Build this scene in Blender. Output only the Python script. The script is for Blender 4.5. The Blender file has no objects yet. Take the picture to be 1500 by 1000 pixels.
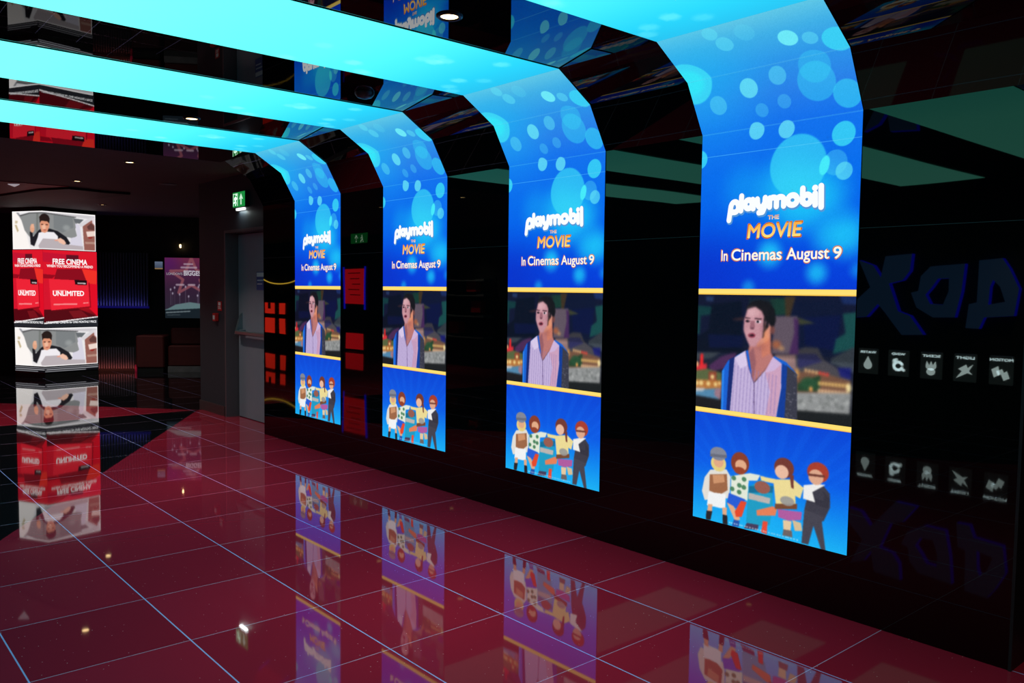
import bpy, math, random
import numpy as np
from mathutils import Vector, Matrix

random.seed(7)
rng = np.random.default_rng(7)
S = bpy.context.scene
COL = S.collection

# ------------------------------------------------------------------ camera, world, exposure
H = 1.48
YAW, PITCH, ROLL, FPX = 0.7148315576666084, 0.0600773002025194, 0.01250092946969805, 1220.898405756392
fw = Vector((math.sin(YAW) * math.cos(PITCH), math.cos(YAW) * math.cos(PITCH), -math.sin(PITCH)))
r0 = Vector((math.cos(YAW), -math.sin(YAW), 0)); u0 = r0.cross(fw)
rr = r0 * math.cos(ROLL) + u0 * math.sin(ROLL); uu = -r0 * math.sin(ROLL) + u0 * math.cos(ROLL)
cd = bpy.data.cameras.new('camera'); cam = bpy.data.objects.new('camera', cd); COL.objects.link(cam)
cd.sensor_fit = 'HORIZONTAL'; cd.sensor_width = 36.0; cd.lens = 36.0 * FPX / 1500.0
cd.clip_start = 0.05; cd.clip_end = 100
M = Matrix((rr, uu, -fw)).transposed().to_4x4(); M.translation = Vector((0, 0, H))
cam.matrix_world = M
S.camera = cam

W = bpy.data.worlds.new('world'); S.world = W; W.use_nodes = True
W.node_tree.nodes['Background'].inputs['Color'].default_value = (0.5, 0.55, 0.65, 1)
W.node_tree.nodes['Background'].inputs['Strength'].default_value = 0.02
S.view_settings.view_transform = 'Standard'; S.view_settings.look = 'None'
S.view_settings.exposure = 0.0; S.view_settings.gamma = 1.0; S.view_settings.use_curve_mapping = False
LAMP_W = 9.0           # each ceiling downlight

# ------------------------------------------------------------------ helpers
def lin(c):
    c = np.asarray(c, float) / 255.0
    return np.where(c <= 0.04045, c / 12.92, ((c + 0.055) / 1.055) ** 2.4)

def nodes_of(name):
    m = bpy.data.materials.new(name); m.use_nodes = True
    nt = m.node_tree; return m, nt, nt.nodes['Principled BSDF'], nt.nodes, nt.links

def mat(name, rgb, rough=0.5, metal=0.0, ior=1.5, emit=None, es=0.0, noise=0.0, nscale=30, tint=None, bump=0.0, bscale=1.0):
    m, nt, b, N, L = nodes_of(name)
    c = tuple(lin(rgb)) + (1,)
    b.inputs['Base Color'].default_value = c
    b.inputs['Roughness'].default_value = rough; b.inputs['Metallic'].default_value = metal; b.inputs['IOR'].default_value = ior
    if tint: b.inputs['Specular Tint'].default_value = tuple(tint) + (1,)
    if emit is not None:
        b.inputs['Emission Color'].default_value = tuple(lin(emit)) + (1,); b.inputs['Emission Strength'].default_value = es
    tc = N.new('ShaderNodeTexCoord')
    if noise:
        t = N.new('ShaderNodeTexNoise'); t.inputs['Scale'].default_value = nscale; t.inputs['Detail'].default_value = 4
        L.new(tc.outputs['Object'], t.inputs['Vector'])
        mx = N.new('ShaderNodeMix'); mx.data_type = 'RGBA'
        mx.inputs['A'].default_value = tuple(x * (1 - noise) for x in c[:3]) + (1,)
        mx.inputs['B'].default_value = tuple(min(1, x * (1 + noise)) for x in c[:3]) + (1,)
        L.new(t.outputs['Fac'], mx.inputs['Factor']); L.new(mx.outputs['Result'], b.inputs['Base Color'])
    if bump:
        t = N.new('ShaderNodeTexNoise'); t.inputs['Scale'].default_value = bscale; t.inputs['Detail'].default_value = 1
        L.new(tc.outputs['Object'], t.inputs['Vector'])
        bp = N.new('ShaderNodeBump'); bp.inputs['Strength'].default_value = 1.0; bp.inputs['Distance'].default_value = bump
        L.new(t.outputs['Fac'], bp.inputs['Height']); L.new(bp.outputs['Normal'], b.inputs['Normal'])
    return m

def screen_mat(name, strength):
    m, nt, b, N, L = nodes_of(name)
    b.inputs['Base Color'].default_value = (0.004, 0.004, 0.005, 1); b.inputs['Roughness'].default_value = 0.6
    b.inputs['Specular IOR Level'].default_value = 0.2
    a = N.new('ShaderNodeAttribute'); a.attribute_name = 'col'
    L.new(a.outputs['Color'], b.inputs['Emission Color']); b.inputs['Emission Strength'].default_value = strength
    return m

class MB:
    """collects polygons into one mesh"""
    def __init__(s): s.v = []; s.f = []; s.mi = []; s.sm = []
    def add(s, vs, fs, mi=0, smooth=False):
        k = len(s.v); s.v += [tuple(v) for v in vs]
        for f in fs: s.f.append(tuple(k + i for i in f)); s.mi.append(mi); s.sm.append(smooth)
        return s
    def box(s, x0, x1, y0, y1, z0, z1, mi=0):
        v = [(x, y, z) for z in (z0, z1) for y in (y0, y1) for x in (x0, x1)]
        return s.add(v, [(0, 2, 3, 1), (4, 5, 7, 6), (0, 1, 5, 4), (2, 6, 7, 3), (0, 4, 6, 2), (1, 3, 7, 5)], mi)
    def bevbox(s, x0, x1, y0, y1, z0, z1, b, mi=0):
        # box with chamfered vertical and horizontal edges (three stacked octagon rings)
        def ring(i, z):
            a, c, d, e = x0 + i, x1 - i, y0 + i, y1 - i
            return [(a + b, d, z), (c - b, d, z), (c, d + b, z), (c, e - b, z), (c - b, e, z), (a + b, e, z), (a, e - b, z), (a, d + b, z)]
        rings = [ring(b, z0), ring(0, z0 + b), ring(0, z1 - b), ring(b, z1)]
        v = sum(rings, []); f = [tuple(range(7, -1, -1)), tuple(range(24, 32))]
        for r in range(3):
            for i in range(8):
                j = (i + 1) % 8; f.append((r * 8 + i, r * 8 + j, r * 8 + 8 + j, r * 8 + 8 + i))
        return s.add(v, f, mi)
    def prism(s, pts, a, b, axis='z', mi=0):
        n = len(pts)
        def P(p, t): return {'z': (p[0], p[1], t), 'y': (p[0], t, p[1]), 'x': (t, p[0], p[1])}[axis]
        v = [P(p, a) for p in pts] + [P(p, b) for p in pts]
        f = [tuple(range(n - 1, -1, -1)), tuple(range(n, 2 * n))] + [(i, (i + 1) % n, n + (i + 1) % n, n + i) for i in range(n)]
        return s.add(v, f, mi)
    def lathe(s, prof, cx, cy, seg=24, mi=0):
        n = len(prof); v = []; f = []
        for k in range(seg):
            a = 2 * math.pi * k / seg
            for r, z in prof: v.append((cx + r * math.cos(a), cy + r * math.sin(a), z))
        for k in range(seg):
            l = (k + 1) % seg
            for i in range(n - 1): f.append((k * n + i, l * n + i, l * n + i + 1, k * n + i + 1))
        return s.add(v, f, mi, True)
    def tube(s, pts, rad, seg=8, mi=0):
        n = len(pts); v = []; f = []
        for i, p in enumerate(pts):
            p = Vector(p); t = (Vector(pts[min(i + 1, n - 1)]) - Vector(pts[max(i - 1, 0)])).normalized()
            a = t.cross(Vector((0, 0, 1)) if abs(t.z) < .9 else Vector((1, 0, 0))).normalized(); b = t.cross(a)
            for k in range(seg):
                an = 2 * math.pi * k / seg; v.append(p + a * rad * math.cos(an) + b * rad * math.sin(an))
        for i in range(n - 1):
            for k in range(seg):
                l = (k + 1) % seg; f.append((i * seg + k, i * seg + l, i * seg + seg + l, i * seg + seg + k))
        f.append(tuple(range(seg - 1, -1, -1))); f.append(tuple((n - 1) * seg + k for k in range(seg)))
        return s.add(v, f, mi, True)
    def build(s, name, mats, parent=None, loc=None):
        me = bpy.data.meshes.new(name); me.from_pydata(s.v, [], s.f)
        for m in (mats if isinstance(mats, (list, tuple)) else [mats]): me.materials.append(m)
        me.polygons.foreach_set('material_index', s.mi); me.polygons.foreach_set('use_smooth', s.sm)
        me.validate(); me.update()
        return link(name, me, parent, loc)

def link(name, me, parent=None, loc=None):
    o = bpy.data.objects.new(name, me); COL.objects.link(o)
    if parent: o.parent = parent
    if loc: o.location = loc
    return o

def thing(name, label, cat, loc=(0, 0, 0), rz=0.0, group=None):
    return tag(link(name, None, None, loc), label, cat, group, rz)

def tag(o, label, cat, group=None, rz=None):
    o['label'] = label; o['category'] = cat
    if group: o['group'] = group
    if rz is not None: o.rotation_euler.z = rz
    return o

def struct(o):
    o['kind'] = 'structure'; return o

def copy_tree(o, parent=None):
    c = o.copy(); COL.objects.link(c)
    if parent: c.parent = parent
    for ch in list(o.children): copy_tree(ch, c)
    return c

class Frame:
    """a picture plane: origin, right, up, normal (towards the viewer)"""
    def __init__(s, o, r, u): s.o = Vector(o); s.r = Vector(r).normalized(); s.u = Vector(u).normalized(); s.n = s.r.cross(s.u)
    def p(s, x, y, d=0.0): return s.o + s.r * x + s.u * y + s.n * d

def set_col(me, cols):
    at = me.color_attributes.new('col', 'FLOAT_COLOR', 'POINT')
    a = np.ones((len(me.vertices), 4), np.float32); a[:, :3] = cols; at.data.foreach_set('color', a.ravel())

def grid_mesh(name, img, fn, m, parent):
    """img: (H,W,3) sRGB 0-255, row 0 at the bottom; fn(fx,fy) arrays -> (n,3)"""
    h, w = img.shape[:2]
    fx, fy = np.meshgrid(np.linspace(0, 1, w), np.linspace(0, 1, h))
    P = fn(fx.ravel(), fy.ravel())
    i = (np.arange(h - 1)[:, None] * w + np.arange(w - 1)[None, :]).ravel()
    F = np.stack([i, i + 1, i + w + 1, i + w], 1)
    me = bpy.data.meshes.new(name); me.vertices.add(len(P)); me.vertices.foreach_set('co', P.astype(np.float32).ravel())
    me.loops.add(F.size); me.loops.foreach_set('vertex_index', F.astype(np.int32).ravel())
    me.polygons.add(len(F)); me.polygons.foreach_set('loop_start', np.arange(0, F.size, 4, dtype=np.int32))
    me.update(calc_edges=True); me.validate()
    set_col(me, lin(img.reshape(-1, 3))); me.materials.append(m)
    return link(name, me, parent)

def flat_grid(name, img, fr, x0, x1, y0, y1, d, m, parent):
    o, r, u, n = (np.array(v) for v in (fr.o, fr.r, fr.u, fr.n))
    return grid_mesh(name, img, lambda fx, fy: o + np.outer(x0 + (x1 - x0) * fx, r) + np.outer(y0 + (y1 - y0) * fy, u) + d * n, m, parent)

_dg = None
def text_mesh(body, offset=0.0, extrude=0.0, space=1.0, res=4):
    c = bpy.data.curves.new('t', 'FONT'); c.body = body; c.offset = offset; c.extrude = extrude; c.space_character = space; c.resolution_u = res
    o = bpy.data.objects.new('t', c); COL.objects.link(o)
    bpy.context.view_layer.update()
    me = bpy.data.meshes.new_from_object(o.evaluated_get(bpy.context.evaluated_depsgraph_get()))
    bpy.data.objects.remove(o); bpy.data.curves.remove(c)
    return me

def text(name, body, fr, x0, x1, y0, y1, d, m, parent, cols=None, offset=0.0, shear=0.0, grow=0.0, space=1.0):
    me0 = text_mesh(body, 0.0, 0.0, space)
    n = len(me0.vertices); v = np.zeros(n * 3); me0.vertices.foreach_get('co', v); v = v.reshape(-1, 3)
    fs = [tuple(p.vertices) for p in me0.polygons]
    if offset:                                   # a bolder cut: the outline swept round a small circle
        sh = [(0, 0, 0)] + [(offset * math.cos(t), offset * math.sin(t), 0) for t in np.linspace(0, 2 * math.pi, 9)[:-1]]
        fs = [tuple(i + k * n for i in f) for k in range(len(sh)) for f in fs]
        v = np.concatenate([v + np.array(q_) for q_ in sh]); n = len(v)
    me = bpy.data.meshes.new(name); me.from_pydata(v.tolist(), [], fs); bpy.data.meshes.remove(me0)
    a, b = v[:, :2].min(0), v[:, :2].max(0); q = (v[:, :2] - a) / (b - a)
    y = (y0 - grow) + (y1 - y0 + 2 * grow) * q[:, 1]; x = (x0 - grow) + (x1 - x0 + 2 * grow) * q[:, 0] + shear * (y - y0)
    zz = np.zeros(n)
    P = np.array(fr.o) + np.outer(x, fr.r) + np.outer(y, fr.u) + np.outer(d + zz, fr.n)
    me.vertices.foreach_set('co', P.astype(np.float32).ravel()); me.materials.clear(); me.materials.append(m)
    if cols is not None:
        c0, c1 = lin(cols[0]), lin(cols[1]); set_col(me, c0 + (c1 - c0) * q[:, 1:2])
    me.name = name; me.update()
    return link(name, me, parent)

def strokes(name, lines, rad, fr, d, m, parent, col, shift=(0, 0)):
    """round-capped thick polylines on a plane"""
    b = MB()
    for ln in lines:
        pts = [(x + shift[0], y + shift[1]) for x, y in ln]
        for (ax, ay), (bx, by) in zip(pts, pts[1:]):
            L = math.hypot(bx - ax, by - ay) or 1; nx, ny = -(by - ay) / L * rad, (bx - ax) / L * rad
            b.add([fr.p(ax + nx, ay + ny, d), fr.p(ax - nx, ay - ny, d), fr.p(bx - nx, by - ny, d), fr.p(bx + nx, by + ny, d)], [(0, 1, 2, 3)])
        for x, y in pts:
            b.add([fr.p(x + rad * math.cos(t), y + rad * math.sin(t), d) for t in np.linspace(0, 2 * math.pi, 15)[:-1]], [tuple(range(14))])
    o = b.build(name, m, parent)
    if col is not None: set_col(o.data, lin(col))
    return o

def polys(name, plist, fr, d, m, parent, col=None, thick=0.0):
    b = MB()
    for pts in plist:
        n = len(pts)
        b.add([fr.p(x, y, d) for x, y in pts], [tuple(range(n))])
    o = b.build(name, m, parent)
    if col is not None: set_col(o.data, lin(col))
    return o

def arc(cx, cy, rx, ry, a0, a1, n=12):
    return [(cx + rx * math.cos(math.radians(a0 + (a1 - a0) * i / n)), cy + ry * math.sin(math.radians(a0 + (a1 - a0) * i / n))) for i in range(n + 1)]

class Canvas:
    """tiny painter for what the screens show; x right, y up, in units of 0..sx, 0..sy"""
    def __init__(s, w, h, sx=1.0, sy=1.0, ss=2):
        s.w, s.h, s.ss = w, h, ss; s.W, s.H = w * ss, h * ss; s.sx, s.sy = sx, sy
        s.a = np.zeros((s.H, s.W, 3))
        s.X, s.Y = np.meshgrid((np.arange(s.W) + .5) / s.W * sx, (np.arange(s.H) + .5) / s.H * sy)
    def blend(s, m, col, al=1.0):
        m = (m * al)[..., None]; s.a = s.a * (1 - m) + np.asarray(col, float) * m; return s
    def vgrad(s, stops):
        ys = [t[0] for t in stops]
        for c in range(3): s.a[..., c] = np.interp(s.Y, ys, [t[1][c] for t in stops])
        return s
    def mask(s, pts):
        x, y = s.X, s.Y; r = np.zeros(x.shape, bool); n = len(pts)
        for i in range(n):
            (ax, ay), (bx, by) = pts[i], pts[(i + 1) % n]
            if ay == by: continue
            c = ((ay > y) != (by > y)) & (x < (bx - ax) * (y - ay) / (by - ay) + ax); r ^= c
        return r.astype(float)
    def poly(s, pts, col, al=1.0): return s.blend(s.mask(pts), col, al)
    def ell(s, cx, cy, rx, ry, col, al=1.0, soft=0.0, rot=0.0):
        dx, dy = s.X - cx, s.Y - cy; c, t = math.cos(rot), math.sin(rot)
        d = np.sqrt(((dx * c + dy * t) / rx) ** 2 + ((-dx * t + dy * c) / ry) ** 2)
        m = np.clip((1 - d) / soft, 0, 1) if soft else (d < 1).astype(float)
        if soft: m = m * m * (3 - 2 * m)
        return s.blend(m, col, al)
    def line(s, pts, wd, col, al=1.0):
        m = np.zeros(s.X.shape)
        for (ax, ay), (bx, by) in zip(pts, pts[1:]):
            L2 = (bx - ax) ** 2 + (by - ay) ** 2 or 1e-9
            t = np.clip(((s.X - ax) * (bx - ax) + (s.Y - ay) * (by - ay)) / L2, 0, 1)
            m = np.maximum(m, ((s.X - ax - t * (bx - ax)) ** 2 + (s.Y - ay - t * (by - ay)) ** 2 < (wd / 2) ** 2))
        return s.blend(m, col, al)
    def noise(s, amp, cell=1):
        n = rng.normal(0, amp, ((s.H + cell - 1) // cell, (s.W + cell - 1) // cell, 1)).repeat(cell, 0).repeat(cell, 1)[:s.H, :s.W]
        s.a = s.a + n; return s
    def blur(s, k=3, n=2):
        for _ in range(n):
            for ax in (0, 1):
                p = np.pad(s.a, [(k, k) if i == ax else (0, 0) for i in range(3)], 'edge')
                cs = np.cumsum(p, ax); m = s.a.shape[ax]
                hi = np.take(cs, range(2 * k, 2 * k + m), ax); lo = np.take(cs, range(0, m), ax)
                s.a = (hi - lo) / (2 * k)
        return s
    def img(s): return np.clip(s.a.reshape(s.h, s.ss, s.w, s.ss, 3).mean((1, 3)), 0, 255)

# ------------------------------------------------------------------ materials
MAT = {}
MAT['led'] = screen_mat('led_picture', 1.0)
MAT['led_ceiling'] = screen_mat('led_ceiling_picture', 1.8)
MAT['kiosk'] = screen_mat('poster_column_picture', 1.0)
MAT['poster'] = screen_mat('backlit_poster_picture', 0.72)
MAT['gloss'] = mat('black_glass_panel', (5, 5, 7), 0.015, 0, 1.46, bump=0.0030, bscale=0.9, tint=(1, 1, .74))
MAT['ceil_gloss'] = mat('black_mirror_ceiling', (4, 4, 6), 0.012, 0, 2.3, bump=0.0003, bscale=1.3)
MAT['housing'] = mat('black_screen_housing', (6, 6, 8), 0.5)
MAT['seam'] = mat('panel_seam', (40, 42, 48), 0.4)
MAT['ceil_matte'] = mat('dark_brown_ceiling_paint', (78, 62, 66), 0.8, noise=.15, nscale=6)
MAT['black'] = mat('matte_black_paint', (14, 14, 16), 0.7, noise=.2)
MAT['darkwall'] = mat('charcoal_wall_paint', (40, 47, 56), 0.6, noise=.12, nscale=8)
MAT['skirt'] = mat('dark_brown_skirting', (58, 44, 46), 0.45)
MAT['doorpaint'] = mat('grey_door_paint', (140, 136, 150), 0.5, noise=.08, nscale=5)
MAT['frame'] = mat('mauve_grey_frame_paint', (92, 74, 80), 0.4)
MAT['steel'] = mat('brushed_steel', (150, 158, 165), 0.35, 0.8)
MAT['red'] = mat('red_plastic', (190, 30, 30), 0.35)
MAT['white'] = mat('white_plastic', (225, 225, 228), 0.4)
MAT['redlit'] = mat('red_lit_acrylic', (120, 10, 8), 0.3, emit=(225, 40, 24), es=3.6)
MAT['crimson'] = mat('crimson_lit_screen', (120, 8, 10), 0.3, emit=(215, 20, 30), es=2.8)
MAT['blueneon'] = mat('blue_neon_edge', (10, 10, 60), 0.3, emit=(25, 25, 235), es=3.0)
MAT['signblue'] = mat('dim_blue_letter_edge', (8, 8, 40), 0.3, emit=(14, 14, 225), es=3.2)
MAT['signface'] = mat('slate_letter_face_glow', (70, 80, 100), 0.5, emit=(56, 92, 160), es=1.2)  # faces are unlit letters; a dim blue glow is put into the material
MAT['iconlit'] = mat('white_lit_icon', (200, 205, 210), 0.4, emit=(205, 228, 255), es=9)
MAT['icontile'] = mat('smoky_icon_tile', (30, 34, 38), 0.3, emit=(60, 72, 80), es=2.0)
MAT['yellowrope'] = mat('warm_rope_light', (200, 170, 70), 0.4, emit=(255, 205, 70), es=3.0)
MAT['exitgreen'] = mat('lit_green_sign', (10, 110, 50), 0.4, emit=(22, 138, 62), es=1.0)
MAT['exitwhite'] = mat('lit_white_pictogram', (220, 230, 225), 0.4, emit=(205, 240, 215), es=1.0)
MAT['lampbar'] = mat('lit_lamp_bar', (240, 250, 250), 0.4, emit=(250, 255, 255), es=1.3)
MAT['lens'] = mat('warm_lamp_lens', (250, 240, 225), 0.4, emit=(255, 214, 150), es=8.0)
MAT['trimring'] = mat('dark_lamp_ring', (40, 38, 38), 0.35, 0.4)
MAT['slat'] = mat('blue_grey_slat', (70, 74, 92), 0.5)
MAT['redbox'] = mat('dark_red_upholstery', (92, 26, 26), 0.6, noise=.2, nscale=12)
MAT['plinth'] = mat('pale_grey_plinth', (118, 114, 118), 0.5, noise=.4, nscale=7)
MAT['blueglow'] = mat('violet_blue_uplight', (10, 10, 60), 0.5, emit=(45, 35, 200), es=0.12)
MAT['pinkled'] = mat('pink_led', (120, 10, 50), 0.4, emit=(235, 40, 90), es=0.08)
MAT['redpatch'] = mat('red_ceiling_patch', (120, 26, 34), 0.6)
MAT['whitelight'] = mat('white_ceiling_lamp', (240, 240, 245), 0.5, emit=(245, 240, 250), es=0.28)
MAT['noticeblue'] = mat('blue_notice_print', (70, 86, 150), 0.5)
MAT['greyunit'] = mat('grey_shelf_laminate', (110, 114, 118), 0.5)

def floor_mat(name, base, ior, speck):
    m, nt, b, N, L = nodes_of(name)
    g = N.new('ShaderNodeNewGeometry'); sep = N.new('ShaderNodeSeparateXYZ'); L.new(g.outputs['Position'], sep.inputs[0])
    def math_(op, a, bv=None):
        n = N.new('ShaderNodeMath'); n.operation = op
        for i, v in enumerate((a, bv)):
            if v is None: continue
            if isinstance(v, (int, float)): n.inputs[i].default_value = v
            else: L.new(v, n.inputs[i])
        return n.outputs[0]
    def dist(out, off, size):
        t = math_('FRACT', math_('DIVIDE', math_('SUBTRACT', out, off - 60 * size), size))
        return math_('MULTIPLY', math_('SUBTRACT', 0.5, math_('ABSOLUTE', math_('SUBTRACT', t, 0.5))), size)
    dx = dist(sep.outputs['X'], 0.03757, 0.59886); dy = dist(sep.outputs['Y'], 5.87512, 0.60398)
    ax = math_('LESS_THAN', dx, 0.0029); ay = math_('LESS_THAN', dy, 0.0018)
    # per tile tone
    wn = N.new('ShaderNodeTexWhiteNoise'); wn.noise_dimensions = '2D'
    cb = N.new('ShaderNodeCombineXYZ')
    L.new(math_('FLOOR', math_('DIVIDE', math_('SUBTRACT', sep.outputs['X'], 0.03757), 0.59886)), cb.inputs[0])
    L.new(math_('FLOOR', math_('DIVIDE', math_('SUBTRACT', sep.outputs['Y'], 5.87512), 0.60398)), cb.inputs[1])
    L.new(cb.outputs[0], wn.inputs['Vector'])
    tone = math_('ADD', math_('MULTIPLY', wn.outputs['Value'], 0.22), 0.89)
    c = N.new('ShaderNodeMix'); c.data_type = 'RGBA'; c.blend_type = 'MULTIPLY'; c.inputs['Factor'].default_value = 1
    c.inputs['A'].default_value = tuple(base) + (1,); L.new(tone, c.inputs['B'])
    # quartz specks
    v = N.new('ShaderNodeTexVoronoi'); v.inputs['Scale'].default_value = 42; L.new(g.outputs['Position'], v.inputs['Vector'])
    s1 = math_('LESS_THAN', v.outputs["Distance"], 0.075); sc = N.new('ShaderNodeSeparateColor'); L.new(v.outputs['Color'], sc.inputs[0])
    sp = math_('MULTIPLY', s1, math_('GREATER_THAN', sc.outputs[0], 0.72))
    mx = N.new('ShaderNodeMix'); mx.data_type = 'RGBA'; L.new(sp, mx.inputs['Factor']); L.new(c.outputs['Result'], mx.inputs['A'])
    mx.inputs['B'].default_value = tuple(speck) + (1,)
    gy = N.new('ShaderNodeMix'); gy.data_type = 'RGBA'; L.new(ay, gy.inputs['Factor']); L.new(mx.outputs['Result'], gy.inputs['A'])
    gy.inputs['B'].default_value = (0.52, 0.36, 0.56, 1)
    gx = N.new('ShaderNodeMix'); gx.data_type = 'RGBA'; L.new(ax, gx.inputs['Factor']); L.new(gy.outputs['Result'], gx.inputs['A'])
    gx.inputs['B'].default_value = (0.40, 0.42, 0.85, 1)  # blue of the ceiling's reflection put into the colour of these grout lines
    L.new(gx.outputs['Result'], b.inputs['Base Color'])
    b.inputs['Roughness'].default_value = 0.03; b.inputs['IOR'].default_value = ior
    return m
MAT['floor_red'] = floor_mat('red_quartz_tile', (0.325, 0.015, 0.037), 1.62, (.7, .45, .45))
MAT['floor_black'] = floor_mat('black_quartz_tile', (0.006, 0.006, 0.008), 1.62, (.25, .25, .28))

# ------------------------------------------------------------------ the room
A = (3.70, 10.05)
fl = MB()
def fan(pts, mi): fl.add([(x, y, 0) for x, y in pts], [tuple(range(len(pts)))], mi)
fan([A, (-6, -5.53), (-6, -8), (8, -8), (8, 10.05)], 0)
fan([A, (-6, 10.17), (-6, -5.53)], 1)
fan([A, (-6, 21.2), (-6, 10.17)], 0)
fan([A, (8, 10.05), (8, 24), (-6, 24), (-6, 21.2)], 1)
fl.add([(-6, -8, -.1), (8, -8, -.1), (8, 24, -.1), (-6, 24, -.1)], [(3, 2, 1, 0)], 1)
struct(fl.build('floor', [MAT['floor_red'], MAT['floor_black']]))

Y0, Y1 = 1.137, 8.0                     # the glossy right wall
XW = 3.617
prof = [(3.621, 0), (3.621, 2.3005), (3.4835, 2.549), (3.2325, 2.7045), (3.2325, 2.86), (3.769, 2.86), (3.769, 0)]
struct(MB().prism(prof, Y0, Y1, 'y').build('wall_right', MAT['gloss']))
struct(MB().box(-3.0, 3.232, -5, 8.1, 2.7045, 2.80).build('ceiling', MAT['ceil_gloss']))
struct(MB().box(-3.0, 7.5, 8.1005, 23, 2.72, 2.80).build('ceiling_rear', MAT['ceil_matte']))
struct(MB().box(-3.2, -3.0, -5.2, 23.2, 0, 2.9).build('wall_left', MAT['black']))
struct(MB().box(-3.0, 7.5, -5.2, -5.0, 0, 2.9).build('wall_front', MAT['black']))
struct(MB().box(-3.0, 7.5, 23.0, 23.2, 0, 2.9).build('wall_back', MAT['black']))
struct(MB().box(4.0, 4.2, -5, 1.1, 0, 2.9).box(3.77, 4.2, Y0, 7.99, 0, 2.9).box(3.233, 4.2, -5, 1.13, 2.72, 2.9).build('wall_side', MAT['black']))
struct(MB().box(3.615, 3.769, 1.125, 1.1365, 0, 2.30).build('trim_10', MAT['housing']))
# wall with the exit door: pier, header over the recess, back of the recess
wd = MB().box(3.77, 4.4, 9.33, 10.13, 0, 2.72).box(3.77, 4.4, 8.0, 9.33, 2.125, 2.72).box(4.0, 4.4, 8.0, 9.33, 0, 2.125)
struct(wd.build('wall_exit', MAT['darkwall']))
struct(MB().box(3.755, 3.7695, 9.365, 10.135, 0, .115).build('baseboard_right', MAT['skirt']))
struct(MB().box(4.4, 7.5, 9.9, 10.13, 0, 2.72).build('wall_return', MAT['black']))
# slim metal-painted architrave and soffit of the door recess
struct(MB().box(3.752, 3.998, 9.30, 9.3295, 0, 2.095).box(3.752, 3.998, 8.001, 9.3295, 2.095, 2.1245).build('trim_1', MAT['frame']))
# faint horizontal joints of the glass panels
for k, (a, b) in enumerate([(Y0, 1.815), (2.68, 3.355), (4.22, 4.90), (5.763, 6.442), (7.306, Y1)]):
    struct(MB().box(3.6195, 3.6209, a + .002, b - .002, 1.779, 1.7815).build('trim_%d' % (k + 2), MAT['seam']))
# shaped flat red area and black raft of the rear ceiling
struct(MB().prism([(2.2, 13.4), (2.46, 12.1), (2.70, 11.62), (3.14, 11.74), (3.45, 11.70), (3.28, 12.62), (2.79, 14.0), (2.4, 15.0), (1.5, 15.2), (1.5, 13.6)], 2.69, 2.7195).build('trim_8', MAT['black']))
struct(MB().prism([(1.5, 11.6), (2.68, 11.55), (2.44, 12.05), (2.18, 13.35), (1.5, 13.55)], 2.712, 2.7195).build('trim_9', MAT['redpatch']))

# exit door
dr = struct(MB().box(3.90, 3.95, 8.22, 9.285, 0.008, 2.085).build('door_1', MAT['doorpaint']))
pb = MB().bevbox(3.80, 3.845, 8.30, 9.17, .955, 1.0, .008)
for y in (8.36, 9.12): pb.bevbox(3.84, 3.899, y - .03, y + .03, .94, 1.015, .006)
pb.build('push_bar', MAT['steel'], dr)
MB().prism([(3.899, .955), (3.899, 1.20), (3.86, 1.12), (3.815, .955)], 9.175, 9.215, 'y').build('push_bar_bracket', MAT['steel'], dr)

# ------------------------------------------------------------------ video arches
SW = 0.858
def upper_picture():
    """the part above the upper yellow bar, followed round the two corner facets; y = arc length above the bottom of the screen"""
    s0, s1 = 1.212, 2.582
    c = Canvas(288, int((s1 - s0) * 335), SW, s1 - s0)
    c.vgrad([(0, (4, 58, 214)), (.12, (3, 66, 220)), (.3, (2, 92, 232)), (.55, (6, 108, 236)), (.80, (18, 112, 236)), (.95, (40, 128, 232)), (1.10, (44, 150, 232)), (1.25, (62, 174, 230)), (1.37, (96, 200, 230))])
    c.ell(.02, .10, .5, .35, (8, 40, 190), .5, 1.0)
    c.ell(.05, 1.05, .55, .5, (20, 190, 250), .45, 1.0)
    def e(u, s, r, col, al=1.0, soft=.08, k=1.0): c.ell(u, s - s0, r, r * k, col, al, soft)
    # blurred glows round the lettering
    for u, s, r, al in [(.66, 1.64, .22, .75), (.50, 1.68, .24, .75), (.27, 1.70, .2, .3), (.80, 1.46, .16, .8), (.70, 1.45, .12, .5), (.413, 1.385, .105, .85), (.662, 1.29, .085, .75), (.30, 1.22, .06, .5), (.86, 1.30, .06, .4), (.55, 1.56, .16, .4)]:
        e(u, s, r, (30, 205, 250), al, .9)
    for u, s, r, al in [(.548, 1.796, .152, .72), (.025, 2.29, .125, .95), (-.013, 1.882, .05, .9), (.674, 2.17, .095, .45), (.681, 2.24, .08, .35), (.803, 2.091, .068, .6), (.827, 2.345, .07, .85), (.77, 1.915, .058, .85)]:
        e(u, s, r, (58, 214, 246), al)
    e(.025, 2.29, .10, (50, 240, 250), .6, .5)
    for u, s, r, al in [(.624, 2.412, .047, .95), (.332, 2.199, .05, .75), (.322, 1.988, .044, .75), (.484, 1.973, .044, .75)]:
        e(u, s, r, (110, 235, 248), al)
    for u, s, r, al in [(.717, 2.384, .037, .5), (.494, 2.231, .046, .5), (.142, 2.144, .05, .45), (.372, 2.083, .036, .3), (.497, 2.106, .036, .3), (.325, 2.464, .045, .5), (.286, 2.54, .04, .5), (.778, 1.748, .042, .7), (.735, 1.79, .06, .35), (.45, 2.50, .05, .2)]:
        e(u, s, r, (96, 224, 246), al)
    c.ell(.683, 1.782 - s0, .026, .05, (70, 236, 250), .95, .2, -.25)
    # faint module joints
    for s in (1.89, 2.005, 2.286):
        c.line([(0, s - s0), (SW, s - s0)], .0035, (110, 215, 250), .45)
    c.noise(5)
    return c.img(), s0, s1

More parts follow.
